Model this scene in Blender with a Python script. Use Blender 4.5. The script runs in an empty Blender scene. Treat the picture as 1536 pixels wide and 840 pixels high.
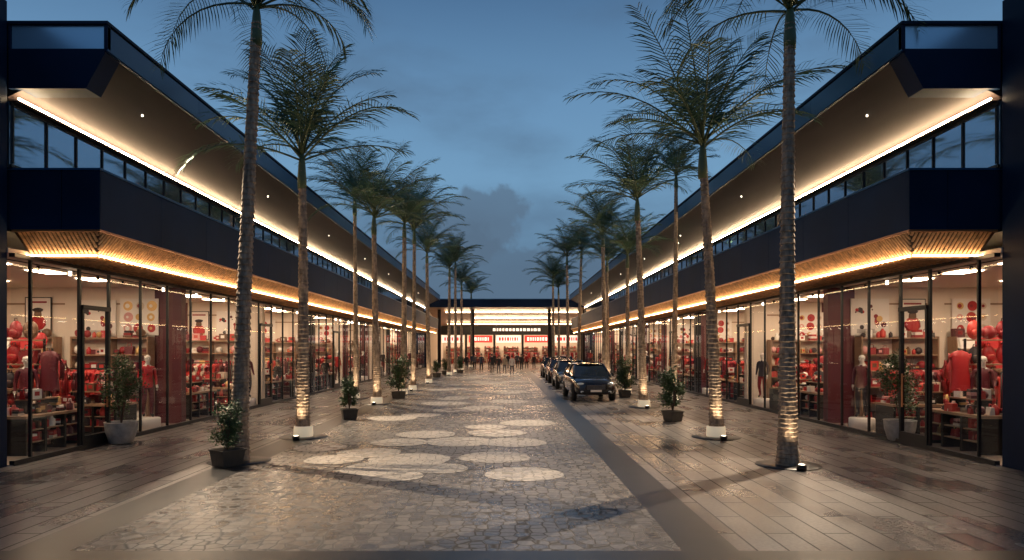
import bpy, math, random
from mathutils import Vector, Matrix
random.seed(11)
R=random.random
def U(a,b): return a+(b-a)*random.random()
scene=bpy.context.scene
scene.view_settings.view_transform='Standard'
scene.view_settings.look='None'
scene.view_settings.exposure=0
COL=scene.collection

# ------------------------------------------------------------ materials
def mat(name,color,rough=.5,metal=0,emit=None,es=0,noise=None,bump=None,spec=.5):
    m=bpy.data.materials.new(name); m.use_nodes=True
    nt=m.node_tree; b=nt.nodes['Principled BSDF']
    b.inputs['Base Color'].default_value=(*color,1)
    b.inputs['Roughness'].default_value=rough
    b.inputs['Metallic'].default_value=metal
    b.inputs['Specular IOR Level'].default_value=spec
    if emit:
        b.inputs['Emission Color'].default_value=(*emit,1)
        b.inputs['Emission Strength'].default_value=es
        m.cycles.emission_sampling='NONE'
    if noise or bump:
        tc=nt.nodes.new('ShaderNodeTexCoord'); mp=nt.nodes.new('ShaderNodeMapping')
        nt.links.new(tc.outputs['Object'],mp.inputs[0])
        n=nt.nodes.new('ShaderNodeTexNoise'); nt.links.new(mp.outputs[0],n.inputs['Vector'])
        n.inputs['Detail'].default_value=3
        sc,amt=(noise or bump)[:2]
        n.inputs['Scale'].default_value=sc
        st=(noise or bump)[2] if len(noise or bump)>2 else (1,1,1)
        mp.inputs['Scale'].default_value=st
        if noise:
            r=nt.nodes.new('ShaderNodeValToRGB')
            r.color_ramp.elements[0].position=.3; r.color_ramp.elements[1].position=.7
            r.color_ramp.elements[0].color=(*[c*(1-amt) for c in color],1)
            r.color_ramp.elements[1].color=(*[min(1,c*(1+amt)) for c in color],1)
            nt.links.new(n.outputs['Fac'],r.inputs[0]); nt.links.new(r.outputs[0],b.inputs['Base Color'])
        if bump:
            bp=nt.nodes.new('ShaderNodeBump'); bp.inputs['Strength'].default_value=bump[1]
            bp.inputs['Distance'].default_value=.02
            nt.links.new(n.outputs['Fac'],bp.inputs['Height']); nt.links.new(bp.outputs[0],b.inputs['Normal'])
    return m
def matte(name,c):
    m=bpy.data.materials.new(name); m.use_nodes=True; nt=m.node_tree; nt.nodes.clear()
    d=nt.nodes.new('ShaderNodeBsdfDiffuse'); d.inputs[0].default_value=(*c,1); o=nt.nodes.new('ShaderNodeOutputMaterial'); nt.links.new(d.outputs[0],o.inputs[0]); return m
def emis(name,c,s,sample=True):
    m=bpy.data.materials.new(name); m.use_nodes=True; nt=m.node_tree
    nt.nodes.clear(); e=nt.nodes.new('ShaderNodeEmission'); o=nt.nodes.new('ShaderNodeOutputMaterial')
    e.inputs[0].default_value=(*c,1); e.inputs[1].default_value=s
    nt.links.new(e.outputs[0],o.inputs[0])
    if not sample: m.cycles.emission_sampling='NONE'
    return m
def thin_glass(name,tint=(.96,.97,.98)):
    m=bpy.data.materials.new(name); m.use_nodes=True; nt=m.node_tree; nt.nodes.clear(); N=nt.nodes.new; L=nt.links.new
    t=N('ShaderNodeBsdfTransparent'); g=N('ShaderNodeBsdfGlossy'); x=N('ShaderNodeMixShader'); o=N('ShaderNodeOutputMaterial'); ge=N('ShaderNodeNewGeometry')
    t.inputs[0].default_value=(*tint,1); g.inputs['Roughness'].default_value=.01; g.inputs[0].default_value=(.8,.85,.9,1)
    d=N('ShaderNodeVectorMath'); d.operation='DOT_PRODUCT'; L(ge.outputs['Normal'],d.inputs[0]); L(ge.outputs['Incoming'],d.inputs[1])
    a=N('ShaderNodeMath'); a.operation='ABSOLUTE'; L(d.outputs['Value'],a.inputs[0])
    s=N('ShaderNodeMath'); s.operation='SUBTRACT'; s.inputs[0].default_value=1; L(a.outputs[0],s.inputs[1])
    p=N('ShaderNodeMath'); p.operation='POWER'; p.inputs[1].default_value=5; L(s.outputs[0],p.inputs[0])
    k=N('ShaderNodeMath'); k.operation='MULTIPLY_ADD'; k.inputs[1].default_value=.40; k.inputs[2].default_value=.045; L(p.outputs[0],k.inputs[0])
    L(k.outputs[0],x.inputs[0]); L(t.outputs[0],x.inputs[1]); L(g.outputs[0],x.inputs[2])
    L(x.outputs[0],o.inputs[0]); return m

NAVY=mat('navy_panel',(.004,.015,.044),.55,0,noise=(.6,.25),spec=.14)
NAVY2=mat('navy_edge_skylit',(.014,.075,.17),.4,.1,spec=.4)  # brighter blue paints the sky's reflection onto the upper edges
NAVYL=mat('parapet_sky_tint',(.40,.58,.76),.25,.5)  # light blue base colour imitates sky mirrored in the parapet
DARK=mat('dark_frame',(.012,.012,.014),.4,.4)
GROOVE=mat('panel_groove',(.003,.004,.006),.8)
SOFF=mat('soffit_brown',(.030,.019,.018),.6,noise=(2.5,.2,(1,.15,1)),spec=.2)
WOOD=mat('slat_wood',(.48,.26,.12),.5,noise=(9,.45,(1,1,1)))
COPPER=mat('copper_trim',(.45,.2,.09),.35,.6)
CREAM=matte('cream_wall',(.76,.66,.56))
CREAM2=matte('ceiling_paint',(.66,.56,.47))
MAROON=mat('maroon_wall',(.09,.010,.016),.5)
TILE=mat('shop_floor',(.42,.34,.29),.2,noise=(1.5,.1))
GLASS=thin_glass('shop_glass')
WINGL=mat('upper_window_glass',(.34,.40,.48),.05,.85)
COVE=emis('cove_light',(1,.73,.42),125)
PCOVE=emis('pavilion_light',(1,.70,.42),32)
STRIP=emis('canopy_strip_light',(1,.65,.32),27)
PANEL=emis('ceiling_light',(1,.76,.52),42)
PPANEL=emis('pavilion_ceiling_light',(1,.76,.52),20)
SPOTM=emis('downlight_lens',(1,.85,.65),10,False)
GLOWB=emis('uplight_lens',(1,.85,.62),7,False)
PALE=[mat('red_a',(.42,.018,.022),.45),mat('red_b',(.26,.012,.018),.5),mat('red_c',(.52,.045,.035),.4),mat('maroon_b',(.11,.012,.02),.5),
      mat('pink',(.62,.30,.28),.5),mat('white_goods',(.78,.74,.68),.5),mat('dark_goods',(.03,.02,.025),.5),mat('gold_goods',(.6,.38,.15),.35,.4),
      mat('cream_goods',(.62,.5,.4),.6),mat('brown_goods',(.14,.07,.04),.5)]
WTS=[15,19,8,15,5,12,12,6,9,8]
def goods(): return random.choices(PALE,WTS)[0]
def reds(): return random.choice([PALE[0],PALE[1],PALE[1],PALE[2],PALE[3]])
SHELF=mat('shelf_wood',(.30,.18,.11),.45)
STONEPOT=mat('stone_pot',(.32,.30,.28),.7,noise=(9,.2),bump=(30,.3))
DARKPOT=mat('dark_planter',(.04,.035,.03),.6,noise=(9,.2))
SOIL=mat('soil',(.03,.022,.016),.9,noise=(20,.4))
LEAF=mat('palm_leaf',(.046,.098,.046),.5,noise=(1.5,.5))
LEAF2=mat('shrub_leaf',(.045,.085,.028),.5,noise=(6,.5))
PETI=mat('palm_petiole',(.06,.085,.035),.5)
BARK=mat('palm_bark',(.26,.19,.135),.85,noise=(14,.5,(1,1,.35)),bump=(40,.9))
BARKD=mat('palm_bark_dark',(.085,.055,.04),.85)

# ------------------------------------------------------------ mesh builder
class MB:
    def __init__(s): s.v=[];s.f=[];s.m=[];s.mats=[];s.sm=[]
    def mi(s,m):
        if m not in s.mats: s.mats.append(m)
        return s.mats.index(m)
    def add(s,vs,fs,m,M=None,smooth=False):
        o=len(s.v)
        for v in vs:
            v=Vector(v)
            if M is not None: v=M@v
            s.v.append(tuple(v))
        k=s.mi(m)
        for f in fs: s.f.append([o+i for i in f]); s.m.append(k); s.sm.append(smooth)
    def box(s,x0,x1,y0,y1,z0,z1,m,M=None):
        if x0>x1:x0,x1=x1,x0
        vs=[(x0,y0,z0),(x1,y0,z0),(x1,y1,z0),(x0,y1,z0),(x0,y0,z1),(x1,y0,z1),(x1,y1,z1),(x0,y1,z1)]
        s.add(vs,[(0,3,2,1),(4,5,6,7),(0,1,5,4),(1,2,6,5),(2,3,7,6),(3,0,4,7)],m,M)
    def cbox(s,c,d,m,M=None):
        s.box(c[0]-d[0]/2,c[0]+d[0]/2,c[1]-d[1]/2,c[1]+d[1]/2,c[2]-d[2]/2,c[2]+d[2]/2,m,M)
    def prism(s,prof,y0,y1,m):
        n=len(prof)
        vs=[(x,y0,z) for x,z in prof]+[(x,y1,z) for x,z in prof]
        fs=[tuple(range(n)),tuple(range(2*n-1,n-1,-1))]+[(i,(i+1)%n,n+(i+1)%n,n+i) for i in range(n)]
        s.add(vs,fs,m)
    def quad(s,p,m): s.add(p,[tuple(range(len(p)))],m)
    def rev(s,c,prof,n,m,M=None,smooth=True,cap=True):
        vs=[];fs=[]
        for r,z in prof:
            for i in range(n):
                a=2*math.pi*i/n; vs.append((c[0]+r*math.cos(a),c[1]+r*math.sin(a),c[2]+z))
        for j in range(len(prof)-1):
            for i in range(n): fs.append((j*n+i,j*n+(i+1)%n,(j+1)*n+(i+1)%n,(j+1)*n+i))
        if cap: fs.append(tuple(range(n-1,-1,-1))); fs.append(tuple(range((len(prof)-1)*n,len(prof)*n)))
        s.add(vs,fs,m,M,smooth)
    def blob(s,c,r,m,n=8,k=5,jit=.08,M=None):
        prof=[]; vs=[];fs=[]
        for j in range(k+1):
            t=math.pi*j/k
            for i in range(n):
                a=2*math.pi*i/n; q=1+U(-jit,jit)
                vs.append((c[0]+r[0]*q*math.sin(t)*math.cos(a),c[1]+r[1]*q*math.sin(t)*math.sin(a),c[2]-r[2]*math.cos(t)))
        for j in range(k):
            for i in range(n): fs.append((j*n+i,j*n+(i+1)%n,(j+1)*n+(i+1)%n,(j+1)*n+i))
        s.add(vs,fs,m,M,True)
    def tube(s,path,rad,n,m,M=None):
        vs=[];fs=[]
        for j,p in enumerate(path):
            p=Vector(p); a=Vector(path[max(0,j-1)]); b=Vector(path[min(len(path)-1,j+1)])
            d=(b-a).normalized(); u=d.orthogonal().normalized() if abs(d.z)<.95 else Vector((1,0,0))
            u=(u-d*u.dot(d)).normalized(); w=d.cross(u)
            for i in range(n):
                t=2*math.pi*i/n; vs.append(tuple(p+rad[j]*(u*math.cos(t)+w*math.sin(t))))
        for j in range(len(path)-1):
            for i in range(n): fs.append((j*n+i,j*n+(i+1)%n,(j+1)*n+(i+1)%n,(j+1)*n+i))
        fs.append(tuple(range(n-1,-1,-1))); fs.append(tuple(range((len(path)-1)*n,len(path)*n)))
        s.add(vs,fs,m,M,True)
    def mesh(s,name):
        me=bpy.data.meshes.new(name); me.from_pydata(s.v,[],s.f)
        for m in s.mats: me.materials.append(m)
        me.polygons.foreach_set('material_index',s.m); me.polygons.foreach_set('use_smooth',s.sm); me.update(); return me
    def obj(s,name,parent=None,loc=(0,0,0),rot=0):
        return inst(s.mesh(name),name,loc,rot,parent)
def inst(me,name,loc=(0,0,0),rot=0,parent=None,sc=1):
    o=bpy.data.objects.new(name,me); COL.objects.link(o); o.location=loc; o.rotation_euler=(0,0,rot)
    o.scale=(sc,sc,sc) if not isinstance(sc,tuple) else sc
    if parent: o.parent=parent
    return o
def empty(name,loc=(0,0,0),rot=0):
    o=bpy.data.objects.new(name,None); COL.objects.link(o); o.location=loc; o.rotation_euler=(0,0,rot); return o

# ------------------------------------------------------------ ground materials
def paving(name,kind,c1,c2,mortar,rlo,rhi):
    m=bpy.data.materials.new(name); m.use_nodes=True; nt=m.node_tree; b=nt.nodes['Principled BSDF']; N=nt.nodes.new; L=nt.links.new
    tc=N('ShaderNodeTexCoord')
    big=N('ShaderNodeTexNoise'); big.inputs['Scale'].default_value=.45; big.inputs['Detail'].default_value=4; L(tc.outputs['Object'],big.inputs['Vector'])
    fine=N('ShaderNodeTexNoise'); fine.inputs['Scale'].default_value=22; fine.inputs['Detail'].default_value=3; L(tc.outputs['Object'],fine.inputs['Vector'])
    if kind=='cobble':
        v=N('ShaderNodeTexVoronoi'); v.inputs['Scale'].default_value=5.6; L(tc.outputs['Object'],v.inputs['Vector']); v.inputs['Randomness'].default_value=.6
        e=N('ShaderNodeTexVoronoi'); e.feature='DISTANCE_TO_EDGE'; e.inputs['Scale'].default_value=5.6; e.inputs['Randomness'].default_value=.6; L(tc.outputs['Object'],e.inputs['Vector'])
        edge=N('ShaderNodeMapRange'); edge.inputs[1].default_value=0.015; edge.inputs[2].default_value=.09; L(e.outputs['Distance'],edge.inputs[0])
        sep=N('ShaderNodeSeparateColor'); L(v.outputs['Color'],sep.inputs[0]); rnd=sep.outputs[0]; edgeo=edge.outputs[0]
    else:
        mp=N('ShaderNodeMapping'); mp.inputs['Rotation'].default_value=(0,0,math.pi/2); L(tc.outputs['Object'],mp.inputs[0])
        br=N('ShaderNodeTexBrick'); L(mp.outputs[0],br.inputs['Vector'])
        br.inputs['Scale'].default_value=1; br.inputs['Brick Width'].default_value=1.7; br.inputs['Row Height'].default_value=.36
        br.inputs['Mortar Size'].default_value=.014; br.inputs['Mortar Smooth'].default_value=.2
        br.inputs['Color1'].default_value=(0,0,0,1); br.inputs['Color2'].default_value=(1,1,1,1); br.inputs['Mortar'].default_value=(.5,.5,.5,1); br.inputs['Bias'].default_value=0
        sep=N('ShaderNodeSeparateColor'); L(br.outputs['Color'],sep.inputs[0]); rnd=sep.outputs[0]
        inv=N('ShaderNodeMath'); inv.operation='SUBTRACT'; inv.inputs[0].default_value=1; L(br.outputs['Fac'],inv.inputs[1]); edgeo=inv.outputs[0]
    mx=N('ShaderNodeMix'); mx.data_type='RGBA'; mx.inputs[6].default_value=(*c1,1); mx.inputs[7].default_value=(*c2,1); L(rnd,mx.inputs[0])
    mul=N('ShaderNodeMix'); mul.data_type='RGBA'; mul.blend_type='MULTIPLY'; mul.inputs[0].default_value=1
    fr=N('ShaderNodeMapRange'); fr.inputs[1].default_value=.3; fr.inputs[2].default_value=.7; fr.inputs[3].default_value=.65; fr.inputs[4].default_value=1.2; L(fine.outputs['Fac'],fr.inputs[0])
    L(mx.outputs[2],mul.inputs[6]); L(fr.outputs[0],mul.inputs[7])
    mo=N('ShaderNodeMix'); mo.data_type='RGBA'; mo.inputs[6].default_value=(*mortar,1); L(edgeo,mo.inputs[0]); L(mul.outputs[2],mo.inputs[7])
    L(mo.outputs[2],b.inputs['Base Color'])
    rr=N('ShaderNodeMapRange'); rr.inputs[1].default_value=.35; rr.inputs[2].default_value=.65; rr.inputs[3].default_value=rlo; rr.inputs[4].default_value=rhi; L(big.outputs['Fac'],rr.inputs[0])
    ra=N('ShaderNodeMath'); ra.operation='MULTIPLY_ADD'; ra.inputs[1].default_value=.10; L(rnd,ra.inputs[0]); L(rr.outputs[0],ra.inputs[2])
    # grout is rough and dry
    rg=N('ShaderNodeMix'); rg.data_type='FLOAT'; rg.inputs[2].default_value=.75; L(edgeo,rg.inputs[0]); L(ra.outputs[0],rg.inputs[3]); L(rg.outputs[0],b.inputs['Roughness'])
    ad=N('ShaderNodeMath'); ad.operation='MULTIPLY_ADD'; ad.inputs[1].default_value=.10; L(fine.outputs['Fac'],ad.inputs[0]); L(edgeo,ad.inputs[2])
    bp=N('ShaderNodeBump'); bp.inputs['Strength'].default_value=.20 if kind=='cobble' else .14; bp.inputs['Distance'].default_value=.006; L(ad.outputs[0],bp.inputs['Height']); L(bp.outputs[0],b.inputs['Normal'])
    b.inputs['Specular IOR Level'].default_value=.5
    return m
PLANK=paving('plank_paving','plank',(.105,.092,.088),(.20,.175,.160),(.022,.019,.018),.17,.34)
COB=paving('cobble_paving','cobble',(.14,.122,.108),(.24,.212,.186),(.045,.04,.036),.14,.30)
COBL=paving('cobble_pale','cobble',(.46,.41,.35),(.56,.50,.43),(.22,.20,.175),.2,.34)
BAND=mat('band_stone',(.018,.018,.019),.35,noise=(3,.3))
def sheet(name,x0,x1,y0,y1,z,m):
    b=MB(); b.quad([(x0,y0,z),(x1,y0,z),(x1,y1,z),(x0,y1,z)],m); return b.obj(name)
sheet('ground',-400,400,-200,700,0,PLANK)
sheet('cobbled_street',-4.95,2.02,7.75,84,.004,COB)
sheet('paving_band',-5.62,-4.95,7.75,84,.006,BAND)
sheet('paving_band',2.02,2.66,7.75,84,.006,BAND)
sheet('paving_band',-9.6,9.6,7.35,7.75,.006,BAND)
b=MB(); nd=0
def disc(x,y,r):
    global nd
    n=28; ph=U(0,6)
    b.add([(x+r*(1+.05*math.sin(3*t*2*math.pi/n+ph))*math.cos(t*2*math.pi/n),y+r*math.sin(t*2*math.pi/n),.008+.0004*nd) for t in range(n)],[tuple(range(n))],COBL); nd=(nd+1)%14
for (px,py,r) in [(785,711,.72),(742,686,.75),(615,690,.85),(575,703,.8),(590,714,.55),(660,703,.55),(690,663,.85),(770,664,.8),(600,664,.7),(640,652,.8),(745,650,.8),(500,690,.6),(480,672,.6),(555,680,.7)]:
    z=1024*2.3/(py-523); disc((px-757)/1024*z,z,r)
y=20
while y<60:
    for k in range(2): disc(U(-3.8,.9),y+k*1.1,U(.6,1))
    y+=U(2.2,4)
b.obj('pale_disc')  # overlapping discs in a paler cobble colour than the street

# ------------------------------------------------------------ arcade buildings
Y0,Y1=13.5,82.0
PART=[13.5,21,28,35.5,43,51,59,67,75,82]
def arcade(s):
    root=empty('arcade_building')
    S=lambda a:s*a
    w=MB()
    w.box(S(9.74),S(16.6),3,13.36,0,9.1,NAVY)
    for yy in (5,7,9,11): w.box(S(9.732),S(9.742),yy,yy+.012,0,9.1,GROOVE)
    w.obj('end_wing',root)
    w=MB()
    w.box(S(16),S(16.3),13.36,82,0,7.3,CREAM)
    w.box(S(9.62),S(16),13.36,82,.001,.02,TILE)
    w.box(S(9.72),S(16),13.36,82,4.18,4.28,CREAM2)
    w.box(S(9.66),S(16),81.9,82.2,0,7.4,NAVY)
    for i,p in enumerate(PART[1:-1]):
        w.box(S(9.95),S(16),p,p+.18,.02,4.18,CREAM)
        w.box(S(9.92),S(10.2),p-.05,p+.25,.02,4.18,(MAROON,CREAM2,DARK)[i%3])
        w.box(S(10.21),S(10.75),p-.03,p,.02,4.18,MAROON if i%2==0 else CREAM)
        w.box(S(13.0),S(13.5),p-.04,p,.02,4.18,MAROON if i%2 else CREAM)
        w.box(S(10.76),S(12.99),p-.03,p,3.65,3.7,SHELF); w.box(S(13.51),S(16),p-.03,p,3.65,3.7,SHELF)
    w.obj('interior_walls',root)
    w=MB(); y=14.3
    while y<81.5:
        if min(abs(y+.4-p) for p in PART)>.7:
            for X in (10.9,13.7):
                w.quad([(S(X),y,4.16),(S(X+.5),y,4.16),(S(X+.5),y+.8,4.16),(S(X),y+.8,4.16)],PANEL)
        y+=1.9
    w.obj('ceiling_lamps',root)
    w=MB()
    for yy in [13.9+1.1*k for k in range(60)]:
        w.rev((S(10.25),yy,4.02),[(.035,0),(.04,.1)],6,SPOTM if R()<.5 else DARK)
    w.box(S(10.23),S(10.27),13.6,81.8,4.13,4.15,DARK)
    w.obj('track_lights',root)
    g=MB()
    g.quad([(S(9.66),13.36,.1),(S(9.66),82,.1),(S(9.66),82,4.14),(S(9.66),13.36,4.14)],GLASS)
    g.obj('shop_glazing',root)
    f=MB()
    f.box(S(9.60),S(9.70),13.37,82,.005,.10,DARK)
    f.box(S(9.59),S(9.71),13.37,82,4.10,4.179,DARK)
    ms=[13.9,15.5,16.65]; y=16.65
    while y<80: y+=1.45; ms.append(y)
    for k,yy in enumerate(ms):
        t=.03 if k not in (1,2) else .05
        f.box(S(9.63),S(9.69),yy-t/2-.008,yy+t/2+.008,.1,4.1,DARK)
    doors=[(15.5,16.65)]
    doors+= [(ms[i],ms[i+1]) for i in range(9,len(ms)-1,8)]
    for a,bb in doors:
        f.box(S(9.58),S(9.70),a+.03,bb-.03,3.2,3.3,DARK)
        f.box(S(9.60),S(9.69),a+.03,a+.10,.1,3.2,DARK); f.box(S(9.60),S(9.69),bb-.10,bb-.03,.1,3.2,DARK)
        f.box(S(9.60),S(9.69),a+.1,bb-.1,.1,.3,DARK)
        f.box(S(9.54),S(9.57),bb-.25,bb-.22,.9,1.7,COPPER)
        f.box(S(9.565),S(9.605),bb-.25,bb-.22,.95,.98,COPPER); f.box(S(9.565),S(9.605),bb-.25,bb-.22,1.62,1.65,COPPER)
    f.obj('shopfront_frames',root)
    w=MB()
    w.box(S(8.02),S(9.9),13.52,82,4.64,5.81,GROOVE)
    y=13.5
    while y<81.9:
        e=min(y+2.4,82)
        w.box(S(8.0),S(8.02),y+.006,e-.006,4.66,5.83,NAVY); y+=2.4
    w.box(S(8.0),S(8.75),13.49,13.52,4.66,5.83,NAVY); w.box(S(8.765),S(9.9),13.49,13.52,4.66,5.83,NAVY)
    w.box(S(7.975),S(9.9),13.47,82,5.83,5.87,NAVY2)
    w.obj('balcony_fascia',root)
    w=MB(); w.box(S(7.985),S(8.03),13.48,82,4.61,4.655,COPPER); w.box(S(8.03),S(9.74),13.48,13.52,4.61,4.655,COPPER); w.obj('copper_trim',root)
    w=MB()
    w.box(S(8.36),S(9.72),13.97,82,4.30,4.40,SOFF)
    w.add([(S(8.05),13.53,4.635),(S(8.36),13.95,4.285),(S(8.36),82,4.285),(S(8.05),82,4.635)],[(0,1,2,3)],SOFF)
    w.add([(S(8.05),13.53,4.635),(S(9.74),13.53,4.635),(S(9.74),13.95,4.285),(S(8.36),13.95,4.285)],[(0,1,2,3)],SOFF)
    w.obj('canopy_soffit',root)
    w=MB()
    def slat(P0,P1,wd):
        # thin board from outer top P0 to inner bottom P1, width vector wd
        a=Vector(P0); c=Vector(P1); u=Vector((0,0,.028))
        vs=[a,c,c+u,a+u]; vs=[tuple(v) for v in vs]+[tuple(v+Vector(wd)) for v in vs]
        w.add(vs,[(0,1,2,3),(7,6,5,4),(0,4,5,1),(1,5,6,2),(2,6,7,3),(3,7,4,0)],WOOD)
    y=13.56
    while y<82:
        f=min(1,max(.05,(y-13.52)/.43))
        slat((S(8.025),y,4.605),(S(8.025+.305*f),y,4.605-.37*f),(0,.06,0))
        y+=.10 if y<50 else .2
    x=8.07
    while x<9.68:
        f=min(1,max(.05,(x-8.02)/.31))
        slat((S(x),13.525,4.605),(S(x),13.525+.40*f,4.605-.37*f),(S(.05),0,0))
        x+=.085
    y=14.1
    while y<82:
        w.box(S(8.40),S(9.58),y,y+.05,4.17,4.297,WOOD); y+=.21 if y<55 else .42
    w.obj('timber_slats',root)
    w=MB(); y=13.95
    while y<82:
        w.box(S(8.255),S(8.295),y,min(82,y+1.98),4.18,4.212,STRIP); y+=2
    w.box(S(8.30),S(9.72),13.86,13.90,4.18,4.212,STRIP)
    w.obj('canopy_light_strip',root)
    w=MB()
    w.box(S(9.72),S(9.76),13.4,82,5.87,7.15,WINGL)
    w.obj('upper_windows',root)
    w=MB(); y=13.45; k=0
    while y<82:
        w.box(S(9.69),S(9.72),y,y+.045,5.95,7.08,DARK); y+=1.0
    w.box(S(9.68),S(9.72),13.4,82,5.87,5.93,DARK); w.box(S(9.68),S(9.72),13.4,82,7.09,7.15,DARK)
    w.box(S(9.58),S(9.9),13.42,82,7.15,7.18,SOFF)
    w.obj('upper_window_frames',root)
    w=MB(); y=13.5
    while y<81.9:
        w.box(S(9.59),S(9.63),y,min(82,y+1.98),7.23,7.25,COVE); y+=2
    w.obj('cove_light_strip',root)
    # roof
    w=MB()
    w.prism([(S(7.83),8.66),(S(7.83),8.2),(S(9.85),7.27),(S(16.5),7.27),(S(16.5),8.6)],13.5,82,SOFF)
    w.obj('roof_soffit',root)
    w=MB()
    y=13.4
    while y<81.9:
        e=min(y+4,82.1); w.box(S(7.79),S(7.825),y+.006,e-.006,8.15,8.62,NAVY2); y+=4
    w.box(S(7.77),S(9.9),13.36,82.1,8.665,8.72,NAVY)
    w.box(S(7.80),S(7.86),13.40,82.1,8.12,8.15,NAVY)
    w.obj('roof_edge',root)
    w=MB()
    w.prism([(S(7.80),8.19),(S(8.22),7.41),(S(9.74),7.41),(S(9.74),8.19)],13.40,13.9,NAVY)
    w.box(S(7.86),S(9.74),13.44,13.5,8.20,8.66,NAVYL)
    w.box(S(7.79),S(7.86),13.39,13.5,8.19,8.665,NAVY); w.box(S(9.70),S(9.74),13.39,13.44,8.19,8.665,NAVY)
    w.obj('gable_panel',root)
    w=MB()
    for yy in [16.2+8.6*k for k in range(7)]:
        X=8.6; z=8.2-(X-7.83)/(9.85-7.83)*.93-.03
        w.rev((S(X),yy,z-.005),[(.018,0),(.018,.04)],8,SPOTM)
        ld=bpy.data.lights.new('soffit_spot','SPOT'); ld.energy=7000 if yy<30 else 4500; ld.color=(1,.80,.58); ld.spot_size=math.radians(46); ld.spot_blend=.8; ld.shadow_soft_size=.018
        lo=bpy.data.objects.new('soffit_spot',ld); COL.objects.link(lo); lo.parent=root
        lo.location=(S(X),yy,z-.04)
        d=Vector((S(2.6)-S(X),-4.5,-z)); lo.rotation_euler=d.to_track_quat('-Z','Y').to_euler()
    w.obj('soffit_downlights',root)
arcade(-1); arcade(1)

# ------------------------------------------------------------ far pavilion
def pavilion():
    root=empty('shopping_pavilion_building')
    w=MB()
    w.box(-9.6,11.6,84,84.3,7.4,8.35,NAVY); w.box(-9.6,11.6,84.3,112,8.0,8.3,NAVY)
    w.box(-9.6,11.6,83.96,84.3,8.35,8.45,NAVY2)
    w.obj('canopy_roof',root)
    w=MB()
    w.quad([(-9.6,84.3,7.4),(11.6,84.3,7.4),(11.6,99,5.6),(-9.6,99,5.6)],mat('pavilion_soffit',(.40,.25,.16),.5,noise=(1,.15)))
    w.obj('soffit',root)
    w=MB()
    for (y,z,xa,xb) in [(86.5,6.95,-7.5,9.5),(91,6.4,-4,6.2),(95.5,5.8,-8,10)]:
        x=xa
        while x<xb: w.box(x,min(x+2,xb),y,y+.18,z-.06,z,PCOVE); x+=2
    w.obj('soffit_light_strips',root)
    w=MB()
    w.box(-26,-9.6,84.2,84.8,0,7,NAVY); w.box(11.6,26,84.2,84.8,0,7,NAVY)
    w.box(-9.6,11.6,99,99.4,4.3,5.6,DARK)
    for x in (-9.4,-5.6,-1.5,2.6,6.8,11.2): w.box(x-.16,x+.16,98.8,99.2,0,4.3,DARK)
    for x in (-8.2,-4,5.6,10): w.box(x-.2,x+.2,85.5,85.9,0,7.2,SOFF)
    w.box(-12,14,107,107.3,0,6,CREAM); w.box(-9.8,-9.6,84.8,107,0,7.4,CREAM); w.box(11.6,11.8,84.8,107,0,7.4,CREAM)
    w.box(-9.6,11.6,99.4,107,5.0,5.1,CREAM2); w.box(-9.6,11.6,99.0,107,.009,.02,TILE)
    w.obj('walls',root)
    w=MB()
    for x in range(-9,11,2):
        for y in (101,104.5): w.quad([(x,y,4.96),(x+1.2,y,4.96),(x+1.2,y+.8,4.96),(x,y+.8,4.96)],PPANEL)
    w.obj('ceiling_lamps',root)
    w=MB(); WS=mat('sign_white',(.8,.74,.7),.4,emit=(1,.86,.74),es=1.0); RS=mat('sign_red',(.6,.03,.03),.4,emit=(1,.08,.06),es=.5)
    for x0,x1,m in [(-9.1,-6,WS),(-5.2,-1.8,RS),(-1.2,2.3,WS),(2.9,6.5,RS),(7.2,10.9,WS)]:
        w.box(x0,x1,98.9,99,3.2,4.2,m)
        x=x0+.35
        while x<x1-.5:
            ww=U(.15,.35); w.box(x,x+ww,98.86,98.9,3.45,3.95,RS if m is WS else WS); x+=ww+.14
    w.box(-2.2,5.4,98.84,98.98,4.75,5.35,DARK)
    x=-1.7
    while x<4.9: ww=U(.2,.45); w.box(x,x+ww,98.8,98.84,4.85,5.25,WS); x+=ww+.16
    w.obj('shop_signs',root)
pavilion()

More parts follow.
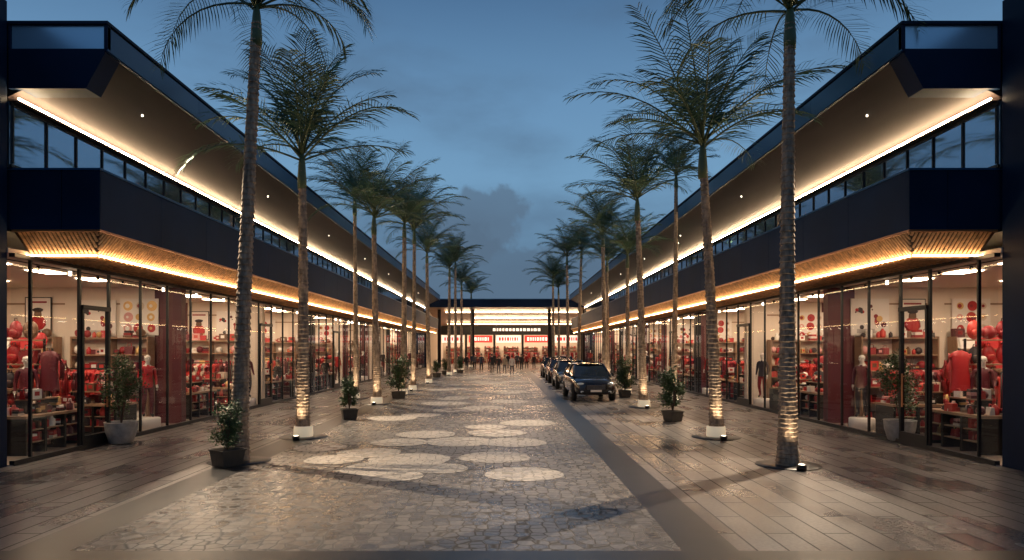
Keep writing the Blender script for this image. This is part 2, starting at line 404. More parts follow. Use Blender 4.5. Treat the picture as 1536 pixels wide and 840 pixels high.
# ------------------------------------------------------------ merchandise
def item(b,x,y,z,s,m=None,kind=None):
    m=m or goods(); kind=kind or random.choice('bbgcoos')
    a=U(-.3,.3); M=Matrix.Translation((x,y,z))@Matrix.Rotation(a,4,'Z')
    if kind=='b': b.cbox((0,0,s*.35),(s*.8,s*.6,s*.7),m,M); b.cbox((0,-s*.305,s*.38),(s*.4,s*.01,s*.3),goods(),M)
    elif kind=='g':
        w,d,h=s*.42,s*.2,s*.62
        b.add([(-w*.8,-d,0),(w*.8,-d,0),(w*.8,d,0),(-w*.8,d,0),(-w,-d*.5,h),(w,-d*.5,h),(w,d*.5,h),(-w,d*.5,h)],[(0,3,2,1),(4,5,6,7),(0,1,5,4),(1,2,6,5),(2,3,7,6),(3,0,4,7)],m,M)
        b.tube([(-w*.5,0,h),(-w*.35,0,h*1.4),(w*.35,0,h*1.4),(w*.5,0,h)],[.012]*4,5,goods(),M)
    elif kind=='c': b.rev((0,0,0),[(s*.25,0),(s*.28,s*.1),(s*.28,s*.55),(s*.12,s*.68),(s*.12,s*.8)],9,m,M)
    elif kind=='o': b.blob((0,0,s*.36),(s*.4,s*.34,s*.36),m,9,6,.08,M)
    elif kind=='p':
        b.blob((0,0,s*.45),(s*.34,s*.2,s*.46),m,12,9,.03,M); b.blob((0,-s*.17,s*.3),(s*.24,s*.1,s*.2),m,10,6,.03,M)
        b.tube([(-s*.08,0,s*.88),(-s*.06,0,s*1.02),(s*.06,0,s*1.02),(s*.08,0,s*.88)],[.01]*4,5,PALE[6],M)
        b.cbox((0,-s*.272,s*.42),(s*.3,s*.01,s*.015),PALE[7],M)
    else:
        h=0
        for k in range(3): b.cbox((0,0,h+s*.11),(s*(.9-.12*k),s*.6,s*.2),goods(),M); h+=s*.215
def garment(b,x,y,ztop,m,L=.85,W=.46,ry=0):
    M=Matrix.Translation((x,y,ztop))@Matrix.Rotation(ry,4,'Z')
    n=10; vs=[];fs=[]
    rows=[(0,.10,.03),(-.05,.34,.05),(-.14,.42,.07),(-.4*L,.36,.09),(-.7*L,.40,.10),(-L,.46,.11)]
    ph=U(0,6)
    for z,w,d in rows:
        for i in range(n):
            t=2*math.pi*i/n; q=1+.12*math.sin(3*t+ph)*(-z)
            vs.append((w*W*math.cos(t)*q,d*math.sin(t)*q,z))
    for j in range(len(rows)-1):
        for i in range(n): fs.append((j*n+i,j*n+(i+1)%n,(j+1)*n+(i+1)%n,(j+1)*n+i))
    b.add(vs,fs,m,M,True)
    for sg in (-1,1): b.tube([(sg*.36*W,0,-.09),(sg*.56*W,0,-.35),(sg*.58*W,-.03,-.62)],[.06,.05,.045],7,m,M)
def shelf():
    b=MB(); W=2.3
    for x in (-W/2,0,W/2): b.box(x-.02,x+.02,-.22,.2,0,2.45,SHELF)
    b.box(-W/2,W/2,.2,.22,0,2.45,CREAM)
    for z in (.12,.6,1.05,1.5,1.95,2.42):
        b.box(-W/2+.021,-.021,-.23,.199,z-.03,z,SHELF); b.box(.021,W/2-.021,-.23,.199,z-.03,z,SHELF)
        x=-W/2+.15
        while x<W/2-.1:
            s=U(.18,.38); 
            if abs(x)>.1 and R()<.95: item(b,x,-.03+U(-.04,.04),z+.002,s)
            x+=s*.74
    return b.mesh('merchandise_shelf')
def table():
    b=MB(); L=2.0
    m=random.choice([PALE[1],PALE[3],PALE[0],PALE[1]])
    b.box(-L/2,L/2,-.45,.45,.80,.86,SHELF)
    for x in (-L/2+.05,-L/6,L/6,L/2-.05): b.box(x-.03,x+.03,-.43,.43,.02,.8,DARK)
    b.box(-L/2+.09,L/2-.09,-.10,-.08,.1,.78,m)
    for zz in (.28,.54):
        b.box(-L/2+.1,L/2-.1,-.40,.40,zz-.02,zz,SHELF)
        for sy in (-.27,.2):
            x=-L/2+.2
            while x<L/2-.15: item(b,x,sy,zz+.002,U(.2,.32),reds() if R()<.5 else None); x+=.22
    b.box(-L/2+.1,-L/2+.12,-.38,.38,.1,.78,m); b.box(L/2-.12,L/2-.1,-.38,.38,.1,.78,m)
    for k in range(34):
        item(b,U(-L/2+.15,L/2-.15),U(-.35,.35),.862,U(.12,.3))
    b.box(-.45,.45,-.2,.2,1.15,1.18,SHELF)
    for sx in(-.43,.43): b.box(sx-.02,sx+.02,-.18,.18,.86,1.15,DARK)
    for k in range(9): item(b,U(-.38,.38),U(-.14,.14),1.182,U(.15,.34))
    return b.mesh('display_table')
def rack(h=1.75):
    b=MB(); W=1.9
    for x in (-W/2,W/2):
        b.tube([(x,0,.03),(x,0,h)],[.018,.018],6,DARK); b.tube([(x,-.3,.03),(x,.3,.03)],[.018]*2,6,DARK)
    b.tube([(-W/2,0,h),(W/2,0,h)],[.016]*2,6,DARK)
    x=-W/2+.12
    while x<W/2-.1: garment(b,x,0,h-.04,reds() if R()<.6 else goods(),U(.7,1.1),.5,math.pi/2+U(-.3,.5)); x+=U(.09,.15)
    b.box(-W/2,W/2,-.2,.2,.25,.27,SHELF)
    for k in range(6): item(b,-W/2+.2+k*.3,0,.272,.3)
    return b.mesh('garment_rack')
def tower():
    b=MB()
    for x in (-.7,.7):
        b.box(x-.02,x+.02,-.02,.02,.02,2.32,DARK); b.box(x-.02,x+.02,-.45,-.41,.02,1.2,DARK)
    for z,y0,y1 in ((.35,-.45,.1),(.8,-.45,.1),(1.2,-.45,.05),(1.75,-.3,.1),(2.3,-.25,.1)): b.box(-.69,.69,y0,y1,z-.03,z,SHELF)
    for z,yy,sz in ((.352,-.2,.4),(.802,-.25,.36),(1.202,-.22,.48),(1.752,-.1,.48),(2.302,-.08,.5)):
        x=-.55
        while x<.6: item(b,x,yy,z,sz*U(.8,1),reds() if R()<.75 else goods(),random.choice('ppgpo')); x+=sz*.66
    for x in (-.95,.95): garment(b,x,-.2,2.05,reds(),.9,.55,U(-.3,.3)); b.tube([(x,-.2,.03),(x,-.2,2.1)],[.02,.015],6,DARK); b.rev((x,-.2,.02),[(.2,0),(.2,.02)],12,DARK)
    return b.mesh('bag_display_stand')
POST=mat('poster_paper',(.78,.72,.66),.6)
def poster(kind):
    b=MB(); W,H=(1.3,1.25) if kind!=2 else (.9,1.3)
    b.box(-W/2,W/2,-.03,0,0,H,DARK if kind==2 else POST); b.box(-W/2+.03,W/2-.03,-.034,-.03,.03,H-.03,POST)
    def disc(x,z,r,m,o=0): b.add([(x+r*math.cos(t*math.pi/9)*(1+.0),-.038-o,z+r*math.sin(t*math.pi/9)) for t in range(18)],[tuple(range(18))],m)
    if kind==0:
        for i in range(3):
            for j in range(3): disc(-.4+.4*i+U(-.04,.04),.24+.38*j,U(.10,.18),random.choice([PALE[0],PALE[7],PALE[8],PALE[4]])); disc(-.4+.4*i,.24+.38*j,U(.04,.08),random.choice([PALE[5],PALE[1],PALE[7]]),.003)
    elif kind==1:
        for k in range(18): disc(U(-.5,.5),U(.25,1.0),U(.02,.11),goods(),k*.001)
        for k in range(5): b.box(-.45,U(.0,.45),-.037,-.035,.08+.03*k,.092+.03*k,PALE[6])
    else:
        b.blob((0,-.04,.72),(.14,.02,.17),PALE[9]); b.blob((0,-.04,.42),(.28,.02,.26),PALE[0]); b.blob((0,-.045,.86),(.19,.02,.08),PALE[6])
        b.box(-.3,.3,-.037,-.035,1.1,1.16,PALE[1])
    return b.mesh('wall_poster')
SH=[shelf() for _ in range(6)]; TB=[table() for _ in range(4)]; RK=[rack() for _ in range(3)]; TW=[tower() for _ in range(3)]; PO=[poster(k) for k in (0,1,2,0,1)]
for s in (-1,1):
    for i in range(len(PART)-1):
        a,bk=PART[i],PART[i+1]
        yb=bk-.26
        for X in (11.9,14.75): inst(random.choice(SH),'merchandise_shelf',(s*X,yb,.02),0,None,(1,1,1.08))
        for k,X in enumerate((11.2,12.5,14.3)):
            if R()<.55 or i==0: inst(PO[(i+k+(s>0))%5],'wall_poster',(s*X,bk-.05,2.66+(.0 if k%2 else .05)),0,None,.9)
        for yy in (a+1.7,a+4.2): 
            if yy+1.2<bk: inst(random.choice(SH),'merchandise_shelf',(s*15.75,yy,.02),-s*math.pi/2)
        for yy in (a+1.6,a+4.2): inst(random.choice(PO),'wall_poster',(s*15.96,yy,2.6),-s*math.pi/2)
        inst(random.choice(TB),'display_table',(s*11.0,a+U(4.2,4.7),0),s*U(-.1,.1))
        inst(random.choice(TB),'display_table',(s*13.6,a+U(3.4,4.2),0),U(-.1,.1))
        inst(random.choice(TB),'display_table',(s*10.6,a+U(1.9,2.3),0),math.pi/2)
        inst(random.choice(RK),'garment_rack',(s*12.5,a+U(1.9,2.6),0.0),U(-.2,.2))
        inst(random.choice(RK),'garment_rack',(s*11.6,a+U(5.5,5.7),0.0),U(-.1,.1))
        inst(random.choice(TW),'bag_display_stand',(s*U(13.2,13.5),a+5.6,0))
        if i==0:
            inst(random.choice(TW),'bag_display_stand',(s*12.3,a+3.6,0),0,None,1.1)
            inst(TW[1],'bag_display_stand',(s*14.6,a+3.2,0),0,None,1.15)
for x in range(-8,11,3): inst(random.choice(SH),'merchandise_shelf',(x,106.5,.02)); inst(random.choice(TB),'display_table',(x+1,102,.0)); inst(random.choice(RK),'garment_rack',(x+.4,104,0))

# ------------------------------------------------------------ people
SKIN=mat('skin',(.42,.25,.17),.5); HAIR=mat('hair',(.015,.01,.008),.5); SHOE=mat('shoe',(.02,.018,.016),.5); MANNQ=mat('mannequin_plastic',(.6,.55,.5),.35)
CL=[mat('cloth_black',(.015,.015,.018),.8),mat('cloth_grey',(.08,.08,.09),.8),mat('cloth_navy',(.02,.03,.06),.8),mat('cloth_red',(.35,.03,.03),.8),mat('cloth_beige',(.32,.25,.18),.8),mat('cloth_white',(.55,.52,.5),.8),PALE[0],PALE[1]]
def body_mesh(st,arm,top,bot,skin,hair):
    V=[];E=[];Rr=[]
    def a(p,r,q=None):
        V.append(p); Rr.append(r if isinstance(r,tuple) else (r,r))
        if q is not None: E.append((q,len(V)-1))
        return len(V)-1
    p=a((0,0,.96),(.145,.11)); be=a((0,-.005,1.1),(.135,.10),p); ch=a((0,0,1.28),(.165,.115),be); nb=a((0,.01,1.44),(.09,.07),ch)
    nk=a((0,0,1.52),(.05,.052),nb); h1=a((0,-.01,1.59),(.062,.075),nk); h2=a((0,-.008,1.67),(.078,.095),h1); h3=a((0,0,1.74),(.055,.065),h2)
    for sg in (-1,1):
        f=sg*st; g=-sg*arm
        sh=a((sg*.175,.01,1.41),.062,nb); el=a((sg*.225,.02+g*.12,1.14),.045,sh); wr=a((sg*.235,-.06+g*.35,.90),.030,el); hd=a((sg*.235,-.075+g*.4,.84),(.022,.040),wr)
        hp=a((sg*.09,0,.88),.098,p); kn=a((sg*.10,-.03-f*.2+(-.05 if f<0 else 0),.50),.064,hp); lift=.06 if f<0 else 0
        an=a((sg*.10,.03-f*.45,.10+lift),.043,kn); to=a((sg*.115,-.11-f*.45,.045+lift*.4),(.045,.032),an)
    me=bpy.data.meshes.new('b'); me.from_pydata(V,E,[])
    o=bpy.data.objects.new('b',me); COL.objects.link(o)
    md=o.modifiers.new('s','SKIN')
    if not me.skin_vertices: 
        bpy.context.view_layer.objects.active=o; bpy.ops.mesh.customdata_skin_add()
    for i,r in enumerate(Rr): me.skin_vertices[0].data[i].radius=r; me.skin_vertices[0].data[i].use_root=(i==0)
    md.use_smooth_shade=True
    o.modifiers.new('u','SUBSURF').levels=2
    dg=bpy.context.evaluated_depsgraph_get(); dg.update()
    em=bpy.data.meshes.new_from_object(o.evaluated_get(dg)); bpy.data.objects.remove(o)
    b=MB(); vs=[tuple(v.co) for v in em.vertices]
    groups={}
    for pl in em.polygons:
        c=pl.center
        if c.z>1.695 or (c.z>1.60 and c.y>.0): m=hair
        elif c.z>1.475: m=skin
        elif abs(c.x)>.185 and c.z<.93 : m=skin
        elif c.z<.115 and True: m=SHOE
        elif c.z<.93: m=bot
        else: m=top
        groups.setdefault(id(m),(m,[]))[1].append(tuple(pl.vertices))
    b.v+=vs
    for m,fs in groups.values():
        k=b.mi(m)
        for f in fs: b.f.append(list(f)); b.m.append(k); b.sm.append(True)
    b.blob((0,.012,1.70),(.088,.104,.085),hair,12,8,.02)
    b.tube([(0,-.098,1.675),(0,-.118,1.645),(0,-.098,1.637)],[.009,.014,.008],6,skin)
    for sg in (-1,1):
        b.blob((sg*.032,-.092,1.672),(.012,.008,.007),HAIR,6,4,0); b.blob((sg*.082,0,1.655),(.012,.02,.028),skin,6,4,0)
        g=-sg*arm
        for k in range(4):
            y=-.075+g*.4-.03+.02*k; l=(.06,.072,.068,.052)[k]
            b.tube([(sg*.235,y,.825),(sg*.233,y-.003,.825-l*.55),(sg*.226,y-.006,.825-l)],[.009,.008,.006],5,skin)
        y=-.075+g*.4-.035; b.tube([(sg*.232,y,.86),(sg*.228,y-.03,.83),(sg*.226,y-.035,.80)],[.011,.009,.007],5,skin)
    b.blob((0,-.088,1.61),(.022,.008,.006),PALE[4],6,4,0)
    b.rev((0,0,.86),[(.158,0),(.160,.06),(.148,.16)],14,top,Matrix.Diagonal((1,.8,1,1)),True,False)
    b.rev((0,.005,1.455),[(.075,0),(.066,.045)],12,top,None,True,False)
    return b.mesh('person')
def P(st,arm,t,bo): return body_mesh(st,arm,CL[t],CL[bo],SKIN,HAIR)
PM=[P(.5,.5,0,1),P(-.5,.4,2,0),P(.35,.4,3,0),P(0.05,.0,1,0),P(-.4,.5,5,2),P(.05,.05,0,0),P(.45,.3,4,1)]
MM=[body_mesh(.08,.0,PALE[0],PALE[3],MANNQ,MANNQ),body_mesh(-.1,.15,PALE[3],PALE[6],MANNQ,MANNQ),body_mesh(.05,.05,PALE[6],PALE[1],MANNQ,MANNQ)]
def person(px,z,k,rot=0,X=None):
    x=(px-757)/1024*z if X is None else X
    inst(PM[k%len(PM)],'person',(x,z,.012),rot,None,U(.94,1.03))
for px,z,k,r in [(700,70,0,3.1),(712,74,3,.2),(722,66,1,0),(735,72,2,3.3),(748,60,0,.1),(757,62,6,0),(768,58,4,3.1),(782,70,5,0),(790,76,2,.3),(741,78,5,0),(708,80,1,0),(801,74,0,3.2),(690,76,3,.5),(818,80,5,0),(776,80,3,3),(762,77,0,3),(738,64,5,3)]:
    person(px,z,k,r)
for X,z,k,r in [(-10.45,31.4,5,-.5),(-10.3,39.2,0,.4),(10.7,31.2,5,.6),(11.2,24.2,3,2.6),(10.6,45,1,0),(-10.7,47,2,1),(-12,36,6,1),(12,38,4,0),(10.4,55,0,2)]:
    inst(PM[k],'person',(X,z,.022),r)
def mannequin(X,y,k,r):
    root=empty('mannequin',(X,y,.02),r)
    b=MB(); b.rev((0,0,0),[(.34,0),(.34,.3),(.32,.32)],20,POST); b.obj('plinth',root)
    inst(MM[k],'figure',(0,0,.32),0,root)
for s in (-1,1):
    for i,a in enumerate(PART[:-1]):
        mannequin(s*10.15,a+5.9,(i+(s>0))%3,-s*.8); 
        if i%2==0: mannequin(s*11.7,a+3.2,(i+1)%3,-s*.5)

# ------------------------------------------------------------ palms
def crown(seed,n=24,L=3.1,dmin=40,dmax=80,emax=84,espan=66):
    random.seed(seed); b=MB()
    for i in range(n):
        az=i*2.39996+U(-.25,.25); q=i/(n-1)
        e0=math.radians(emax-q*espan+U(-8,8)); droop=math.radians(U(dmin,dmax)); ln=L*U(.8,1.15)*(.85+.15*math.sin(q*math.pi))
        pts=[]; p=Vector((0,0,U(-.1,.15))); N=26; tw=U(-.25,.25)
        for k in range(N+1):
            t=k/N; e=e0-droop*t**1.6; aa=az+tw*t
            d=Vector((math.cos(aa)*math.cos(e),math.sin(aa)*math.cos(e),math.sin(e)))
            pts.append((p.copy(),d)); p=p+d*ln/N
        b.tube([tuple(x[0]) for x in pts[::3]],[.022*(1-j/len(pts[::3]))+.005 for j in range(len(pts[::3]))],5,PETI)
        M=34
        for k in range(M):
            t=.18+.82*k/(M-1); f=t*N; i0=min(N-1,int(f)); fr=f-i0
            p=pts[i0][0].lerp(pts[i0+1][0],fr); d=pts[i0][1]
            side=d.cross(Vector((0,0,1)))
            if side.length<.12: side=Vector((-math.sin(az),math.cos(az),0))
            side.normalize(); up=side.cross(d).normalized()
            ll=.66*(math.sin(math.pi*min(1,(t*.80+.14)))**.65)*U(.85,1.15)+.06
            for sg in (-1,1):
                if R()<.06: continue
                dr=(side*sg*(1-.35*t)+d*(.40+.5*t)+up*U(-.05,.25)).normalized()
                mid=p+dr*ll*.55; d2=(dr+Vector((0,0,-1))*U(.15,.6)).normalized(); tip=mid+d2*ll*.5
                w=(d*.8+up*.35).normalized()*.0145
                b.add([tuple(p-w*.7),tuple(p+w*.7),tuple(mid+w),tuple(mid-w),tuple(tip)],[(0,1,2,3),(3,2,4)],LEAF)
    b.rev((0,0,-.75),[(.10,0),(.11,.2),(.08,.6),(.04,.85)],10,PETI)
    return b.mesh('crown')
CR=[crown(100+k) for k in range(6)]+[crown(201,24,3.0,85,125,80,62),crown(207,24,3.0,85,125,80,62)]
random.seed(5)
COLLAR_GLOW=mat('collar_glow',(.75,.68,.56),.5,emit=(1,.80,.52),es=.3)  # emissive sleeve imitating the uplight glow around the trunk foot
def palm(x,y,h,lx=0,k=0,sc=1,r0=.2,light=1,up=30,ly=0):
    root=empty('palm_tree',(x,y,0),0)
    b=MB(); n=14; vs=[];fs=[]; z=0; rings=[]
    ph=U(0,6); 
    while z<h-.02:
        t=z/h; r=r0*(1-.42*t)+.06*math.exp(-z/.5)
        stp=.085 if z<2.2 else .12
        rings.append((z,r*1.09,t)); rings.append((min(h,z+stp*.8),r*.92,t)); z+=stp
    for (z,r,t) in rings:
        cx=lx*t+.03*math.sin(3*t+ph); cy=ly*t
        for i in range(n):
            a=2*math.pi*i/n; q=1+U(-.05,.05); vs.append((cx+r*q*math.cos(a),cy+r*q*math.sin(a),z+U(-.012,.012)))
    for j in range(len(rings)-1):
        for i in range(n): fs.append((j*n+i,j*n+(i+1)%n,(j+1)*n+(i+1)%n,(j+1)*n+i))
    b.add(vs,fs,BARK,None,False); b.obj('trunk',root)
    inst(CR[k],'fronds',(lx+.03*math.sin(3+ph),ly,h+.3),U(0,6.28),root,sc)
    b=MB(); b.rev((0,0,.007),[(.62,0),(.61,.012),(.3,.02)],28,BAND); b.obj('tree_pit',root)
    if light:
        b=MB()
        if light==1: b.rev((0,0,.03),[(r0+.085,0),(r0+.09,.05),(r0+.075,.26),(r0+.06,.27)],20,COLLAR_GLOW,None,True,False)  # added sleeve that carries the painted glow
        b.rev((0,-.62,.02),[(.09,0),(.09,.09),(.07,.10)],12,DARK); b.rev((0,-.62,.121),[(.06,0),(.05,.005)],12,GLOWB)
        b.obj('uplight',root)
        if y<48:
            ld=bpy.data.lights.new('uplight_lamp','SPOT'); ld.energy=up; ld.color=(1,.80,.54); ld.spot_size=math.radians(75); ld.spot_blend=.7; ld.shadow_soft_size=.05
            lo=bpy.data.objects.new('uplight_lamp',ld); COL.objects.link(lo); lo.parent=root; lo.location=(0,-.62,.16)
            lo.rotation_euler=Vector((0,.30,1)).to_track_quat('-Z','Y').to_euler()
def pal(px,py,topx,topy,k,sc=1,r0=.16,light=1,up=260):
    z=1024*2.3/(py-523); x=(px-757)/1024*z; h=(py-topy)/1024*z-.3; lx=(topx-px)/1024*z
    palm(x,z,h,lx,k,sc,r0,light,up)
pal(359,692,384,12,6,1.05,.17,2,140)
pal(455,656,452,235,1,1.12)
pal(533,598,533,300,2,.95,.13)
pal(565,606,562,325,3,1.05)
pal(604,592,607,335,4,1.0)
pal(619,586,622,345,5,1.05,.14)
pal(643,575,641,378,0,1.0)
pal(674,563,674,402,1,1.05)
pal(692,556,692,425,3,1.0)
pal(706,551,707,440,4,1.0)
pal(684,559,683,392,2,1.0)
pal(1182,698,1185,12,7,1.1,.17,2,140)
pal(1074,656,1055,218,4,1.15)
pal(1010,602,1014,262,0,.8,.13)
pal(966,611,955,300,5,1.1)
pal(941,592,942,382,2,.9,.13)
pal(907,583,905,350,1,1.05)
pal(912,574,910,392,3,1.0)
pal(852,562,851,385,2,1.05)
pal(830,558,830,418,0,1.1)
pal(868,566,872,375,4,1.0)
pal(838,553,838,432,5,1.1)

# ------------------------------------------------------------ shrubs
def shrub_mesh(H,rx,n,tall=False):
    b=MB()
    for k in range(7):
        a=U(0,6.28); r=rx*.6; b.tube([(0,0,0),(math.cos(a)*r*.4,math.sin(a)*r*.4,H*.4),(math.cos(a)*r,math.sin(a)*r,H*U(.7,.95))],[.015,.012,.005],5,BARKD)
    cl=[(U(-.6,.6)*rx,U(-.6,.6)*rx,H*U(.2,.95),U(.25,.5)*rx) for _ in range(16)]
    for k in range(n):
        c=random.choice(cl); d=Vector((random.gauss(0,1),random.gauss(0,1),random.gauss(0,1))).normalized()*(c[3]*U(.4,1.25)); d.z*=1.3
        p=Vector(c[:3])+d
        if p.z<.03: p.z=U(.05,.3)
        w=Vector((random.gauss(0,1),random.gauss(0,1),random.gauss(0,.5))).normalized(); l=Vector((random.gauss(0,1),random.gauss(0,1),U(-.3,1))).normalized()
        w=(w-l*w.dot(l)).normalized()*U(.014,.026); l=l*U(.05,.09)
        b.add([tuple(p),tuple(p+l*.5+w),tuple(p+l),tuple(p+l*.5-w)],[(0,1,2,3)],LEAF2)
    return b.mesh('foliage')
SM=[shrub_mesh(1.0,.36,2200),shrub_mesh(1.0,.34,2200),shrub_mesh(1.9,.55,3200)]
def shrub(px,py,k,pot,sc=1,z=None,X=None):
    if z is None: z=1024*2.3/(py-523); X=(px-757)/1024*z
    root=empty('potted_shrub',(X,z,.01),U(0,6)); b=MB()
    if pot=='stone':
        b.rev((0,0,0),[(.22,0),(.27,.03),(.35,.3),(.37,.5),(.38,.52),(.34,.52),(.33,.46)],24,STONEPOT,None,True,False); b.rev((0,0,.44),[(.335,0),(.02,.02)],20,SOIL); h=.45
    else:
        b.add([(-.2,-.2,0),(.2,-.2,0),(.2,.2,0),(-.2,.2,0),(-.24,-.24,.3),(.24,-.24,.3),(.24,.24,.3),(-.24,.24,.3)],[(0,3,2,1),(0,1,5,4),(1,2,6,5),(2,3,7,6),(3,0,4,7)],DARKPOT)
        b.box(-.26,.26,-.26,.26,.3,.325,DARKPOT); b.box(-.22,.22,-.22,.22,.326,.335,SOIL); h=.3
    b.obj('planter',root); inst(SM[k],'foliage',(0,0,h),0,root,sc)
shrub(182,665,2,'stone',.92); shrub(1350,662,2,'stone',.95)
shrub(341,699,0,'box',.85); shrub(524,629,1,'box',1.0); shrub(598,598,0,'box',1.5); shrub(1009,632,1,'box',1.25); shrub(937,596,0,'box',1.4)
shrub(655,566,1,'box',1); shrub(668,562,0,'box',1); shrub(690,560,1,'box',1.2)
shrub(0,0,0,'box',.8,17.2,-12.2); shrub(0,0,1,'box',.9,19,12.9)

# ------------------------------------------------------------ cars
def car(x,y,rot,paint,glassm,sc=1):
    root=empty('parked_car',(x,y,.01),rot)
    st=[(0,.66,.42,.66),(.05,.80,.30,.80),(.3,.90,.24,.93),(.9,.93,.24,1.0),(1.3,.94,.24,1.05),(2.5,.95,.24,1.07),(3.9,.95,.24,1.09),(4.35,.91,.26,1.08),(4.55,.86,.32,1.0),(4.62,.74,.42,.75)]
    b=MB(); vs=[];fs=[]
    for (yy,hw,zb,zt) in st:
        half=[(hw*.8,zb),(hw*.97,zb+.1),(hw,zb+.28*(zt-zb)+.05),(hw*.985,zt-.2),(hw*.94,zt-.06),(hw*.8,zt),(hw*.35,zt+.03)]
        ring=[(-a,z) for a,z in half]+[(a,z) for a,z in reversed(half)]
        vs+=[(a,yy,z) for a,z in ring]
    n=14
    for j in range(len(st)-1):
        for i in range(n): fs.append((j*n+i,j*n+(i+1)%n,(j+1)*n+(i+1)%n,(j+1)*n+i))
    fs.append(tuple(range(n-1,-1,-1))); fs.append(tuple(range((len(st)-1)*n,len(st)*n)))
    b.add(vs,fs,paint,None,True); o=b.obj('body',root); o.modifiers.new('u','SUBSURF').levels=1; o.modifiers['u'].render_levels=2
    b=MB()
    B=[(-.86,1.05,1.03),(.86,1.05,1.03),(.86,4.35,1.05),(-.86,4.35,1.05)]; T=[(-.64,1.85,1.57),(.64,1.85,1.57),(.63,3.85,1.57),(-.63,3.85,1.57)]
    b.add(B+T,[(0,1,5,4),(1,2,6,5),(2,3,7,6),(3,0,4,7)],glassm)
    b.obj('windows',root)
    b=MB()
    for i in range(4): b.tube([B[i],T[i]],[.045,.04],6,paint)
    for sg in (-1,1): b.tube([(sg*.87,2.65,1.05),(sg*.65,2.8,1.58)],[.035,.03],6,DARK); b.tube([(sg*.66,1.85,1.57),(sg*.66,3.85,1.57)],[.035,.035],6,paint); b.tube([(sg*.55,1.95,1.66),(sg*.55,3.7,1.66)],[.02,.02],6,DARK)
    b.add([(-.64,1.8,1.575),(0,1.74,1.6),(.64,1.8,1.575),(.64,3.9,1.575),(0,3.95,1.6),(-.64,3.9,1.575),(0,2.8,1.65)],[(0,1,6),(1,2,6),(2,3,6),(3,4,6),(4,5,6),(5,0,6)],paint,None,True)
    b.obj('roof',root)
    b=MB(); TY=bpy.data.materials.get('tyre') or mat('tyre',(.012,.012,.012),.8)
    RM=bpy.data.materials.get('rim') or mat('rim',(.35,.35,.36),.3,.9)
    for sg in (-1,1):
        for yy in (.85,3.65):
            M=Matrix.Translation((sg*.84,yy,.35))@Matrix.Rotation(sg*math.pi/2,4,'Y')
            b.rev((0,0,0),[(.40,-.05),(.40,.108)],24,GROOVE,M)
            b.rev((0,0,0),[(.30,-.1),(.35,-.08),(.35,.10),(.31,.13),(.24,.13)],24,TY,M); b.rev((0,0,.1),[(.23,0),(.23,.02),(.2,.025)],20,GROOVE,M)
            for k in range(6):
                b.box(-.03,.03,.02,.22,.118,.145,RM,M@Matrix.Rotation(k*math.pi/3,4,'Z'))
            b.rev((0,0,.1),[(.05,0),(.05,.055)],10,RM,M)
    b.obj('wheels',root)
    b=MB()
    HL=bpy.data.materials.get('headlamp') or mat('headlamp',(.4,.42,.45),.1,.3,emit=(1,.95,.85),es=.05); TLm=bpy.data.materials.get('taillamp') or mat('taillamp',(.3,.01,.01),.2,emit=(1,.05,.02),es=.4)
    for sg in (-1,1):
        b.blob((sg*.66,.085,.76),(.17,.07,.055),HL,10,6,0); b.blob((sg*.68,4.56,.88),(.15,.06,.08),TLm,10,6,0)
        b.blob((sg*.98,1.4,1.12),(.10,.06,.07),paint,8,6,0); b.blob((sg*.6,.03,.42),(.08,.03,.05),HL,8,5,0)
        for yy in (2.1,3.1): b.box(sg*.955,sg*.965,yy,yy+.16,.86,.89,RM)
    b.box(-.42,.42,-.02,.06,.52,.72,GROOVE)
    for k in range(5): b.box(-.40,.40,-.03,-.02,.54+.04*k,.552+.04*k,RM)
    b.box(-.62,.62,-.015,.05,.34,.42,GROOVE); b.box(-.24,.24,-.045,-.03,.42,.51,POST); b.box(-.24,.24,4.63,4.66,.62,.73,POST)
    b.obj('trim',root)
CP=[mat('car_paint_black',(.012,.013,.018),.18,.4),mat('car_paint_grey',(.06,.065,.075),.22,.6),mat('car_paint_maroon',(.06,.012,.012),.2,.4)]
for m in CP: m.node_tree.nodes['Principled BSDF'].inputs['Coat Weight'].default_value=.8
CG=mat('car_glass',(.01,.013,.018),.03,0,spec=.9)
car(3.95,29.5,.04,CP[0],CG); car(3.9,38.5,.0,CP[1],CG); car(3.95,46,.0,CP[2],CG); car(4,54,0,CP[0],CG); car(5.6,62,0,CP[1],CG)

# ------------------------------------------------------------ world
w=bpy.data.worlds.new('World'); scene.world=w; w.use_nodes=True; nt=w.node_tree; N=nt.nodes.new; L=nt.links.new
bg=nt.nodes['Background']
tc=N('ShaderNodeTexCoord'); sp=N('ShaderNodeSeparateXYZ'); L(tc.outputs['Generated'],sp.inputs[0])
rp=N('ShaderNodeValToRGB'); L(sp.outputs['Z'],rp.inputs[0]); cr=rp.color_ramp
cr.elements[0].position=0; cr.elements[0].color=(.085,.15,.24,1)
cr.elements[1].position=1; cr.elements[1].color=(.035,.08,.17,1)
for p,c in [(.12,(.115,.22,.345)),(.24,(.165,.33,.52)),(.34,(.135,.28,.47)),(.48,(.062,.145,.285))]:
    e=cr.elements.new(p); e.color=(*c,1)
sky=N('ShaderNodeTexSky'); sky.sky_type='NISHITA'; sky.sun_disc=False; sky.sun_elevation=math.radians(1.0); sky.sun_rotation=math.radians(190)
mpn=N('ShaderNodeMapping'); mpn.inputs['Scale'].default_value=(2.0,2.0,5.0); mpn.inputs['Location'].default_value=(3.3,1.2,.4); L(tc.outputs['Generated'],mpn.inputs[0])
n1=N('ShaderNodeTexNoise'); n1.inputs['Scale'].default_value=1.3; n1.inputs['Detail'].default_value=6; n1.inputs['Roughness'].default_value=.52; L(mpn.outputs[0],n1.inputs['Vector'])
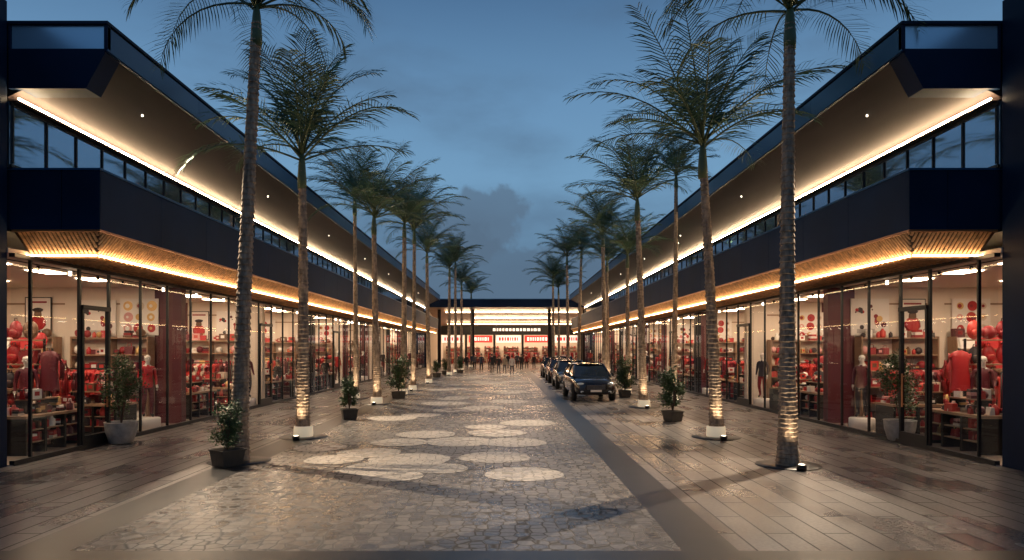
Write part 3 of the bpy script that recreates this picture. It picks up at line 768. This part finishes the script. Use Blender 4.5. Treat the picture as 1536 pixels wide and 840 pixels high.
cf=N('ShaderNodeMapRange'); cf.interpolation_type='SMOOTHSTEP'; cf.inputs[1].default_value=.42; cf.inputs[2].default_value=.70; cf.inputs[4].default_value=.6; L(n1.outputs['Fac'],cf.inputs[0])
mx=N('ShaderNodeMix'); mx.data_type='RGBA'; L(cf.outputs[0],mx.inputs[0]); L(rp.outputs[0],mx.inputs[6]); mx.inputs[7].default_value=(.072,.122,.20,1)
nn=N('ShaderNodeTexNoise'); nn.inputs['Scale'].default_value=13; nn.inputs['Detail'].default_value=7; nn.inputs['Roughness'].default_value=.55; L(tc.outputs['Generated'],nn.inputs['Vector'])
def cumulus(prev,cx,cz,sx,sz,col,op=.6):
    mp=N('ShaderNodeMapping'); mp.vector_type='POINT'; mp.inputs['Location'].default_value=(-cx/sx,0,-cz/sz); mp.inputs['Scale'].default_value=(1/sx,0,1/sz); L(tc.outputs['Generated'],mp.inputs[0])
    ln=N('ShaderNodeVectorMath'); ln.operation='LENGTH'; L(mp.outputs[0],ln.inputs[0])
    ad=N('ShaderNodeMath'); ad.operation='MULTIPLY_ADD'; ad.inputs[1].default_value=2.6; L(nn.outputs['Fac'],ad.inputs[0]); L(ln.outputs['Value'],ad.inputs[2])
    mr=N('ShaderNodeMapRange'); mr.interpolation_type='SMOOTHSTEP'; mr.inputs[1].default_value=2.3; mr.inputs[2].default_value=2.0; mr.inputs[4].default_value=op; L(ad.outputs[0],mr.inputs[0])
    m=N('ShaderNodeMix'); m.data_type='RGBA'; L(mr.outputs[0],m.inputs[0]); L(prev,m.inputs[6]); m.inputs[7].default_value=(*col,1); return m.outputs[2]
o=cumulus(mx.outputs[2],-.03,.18,.12,.05,(.095,.155,.235),.75)
o=cumulus(o,.02,.10,.34,.07,(.085,.14,.215),.65)
sc=N('ShaderNodeMix'); sc.data_type='RGBA'; sc.blend_type='ADD'; sc.inputs[0].default_value=.006; L(o,sc.inputs[6]); L(sky.outputs[0],sc.inputs[7])
L(sc.outputs[2],bg.inputs[0]); bg.inputs[1].default_value=1.0

sd=bpy.data.lights.new('sun','SUN'); sd.energy=.03; sd.angle=math.radians(10); sd.color=(.8,.85,1)
so=bpy.data.objects.new('sun',sd); COL.objects.link(so); so.rotation_euler=(math.radians(65),0,math.radians(170))

cd=bpy.data.cameras.new('camera'); cam=bpy.data.objects.new('camera',cd); COL.objects.link(cam)
cam.location=(0,0,2.3); cam.rotation_euler=(math.pi/2,0,0); cd.lens=24; cd.sensor_width=36
cd.shift_x=11/1536; cd.shift_y=103/1536; cd.clip_end=2000; cd.clip_start=.1
scene.camera=cam
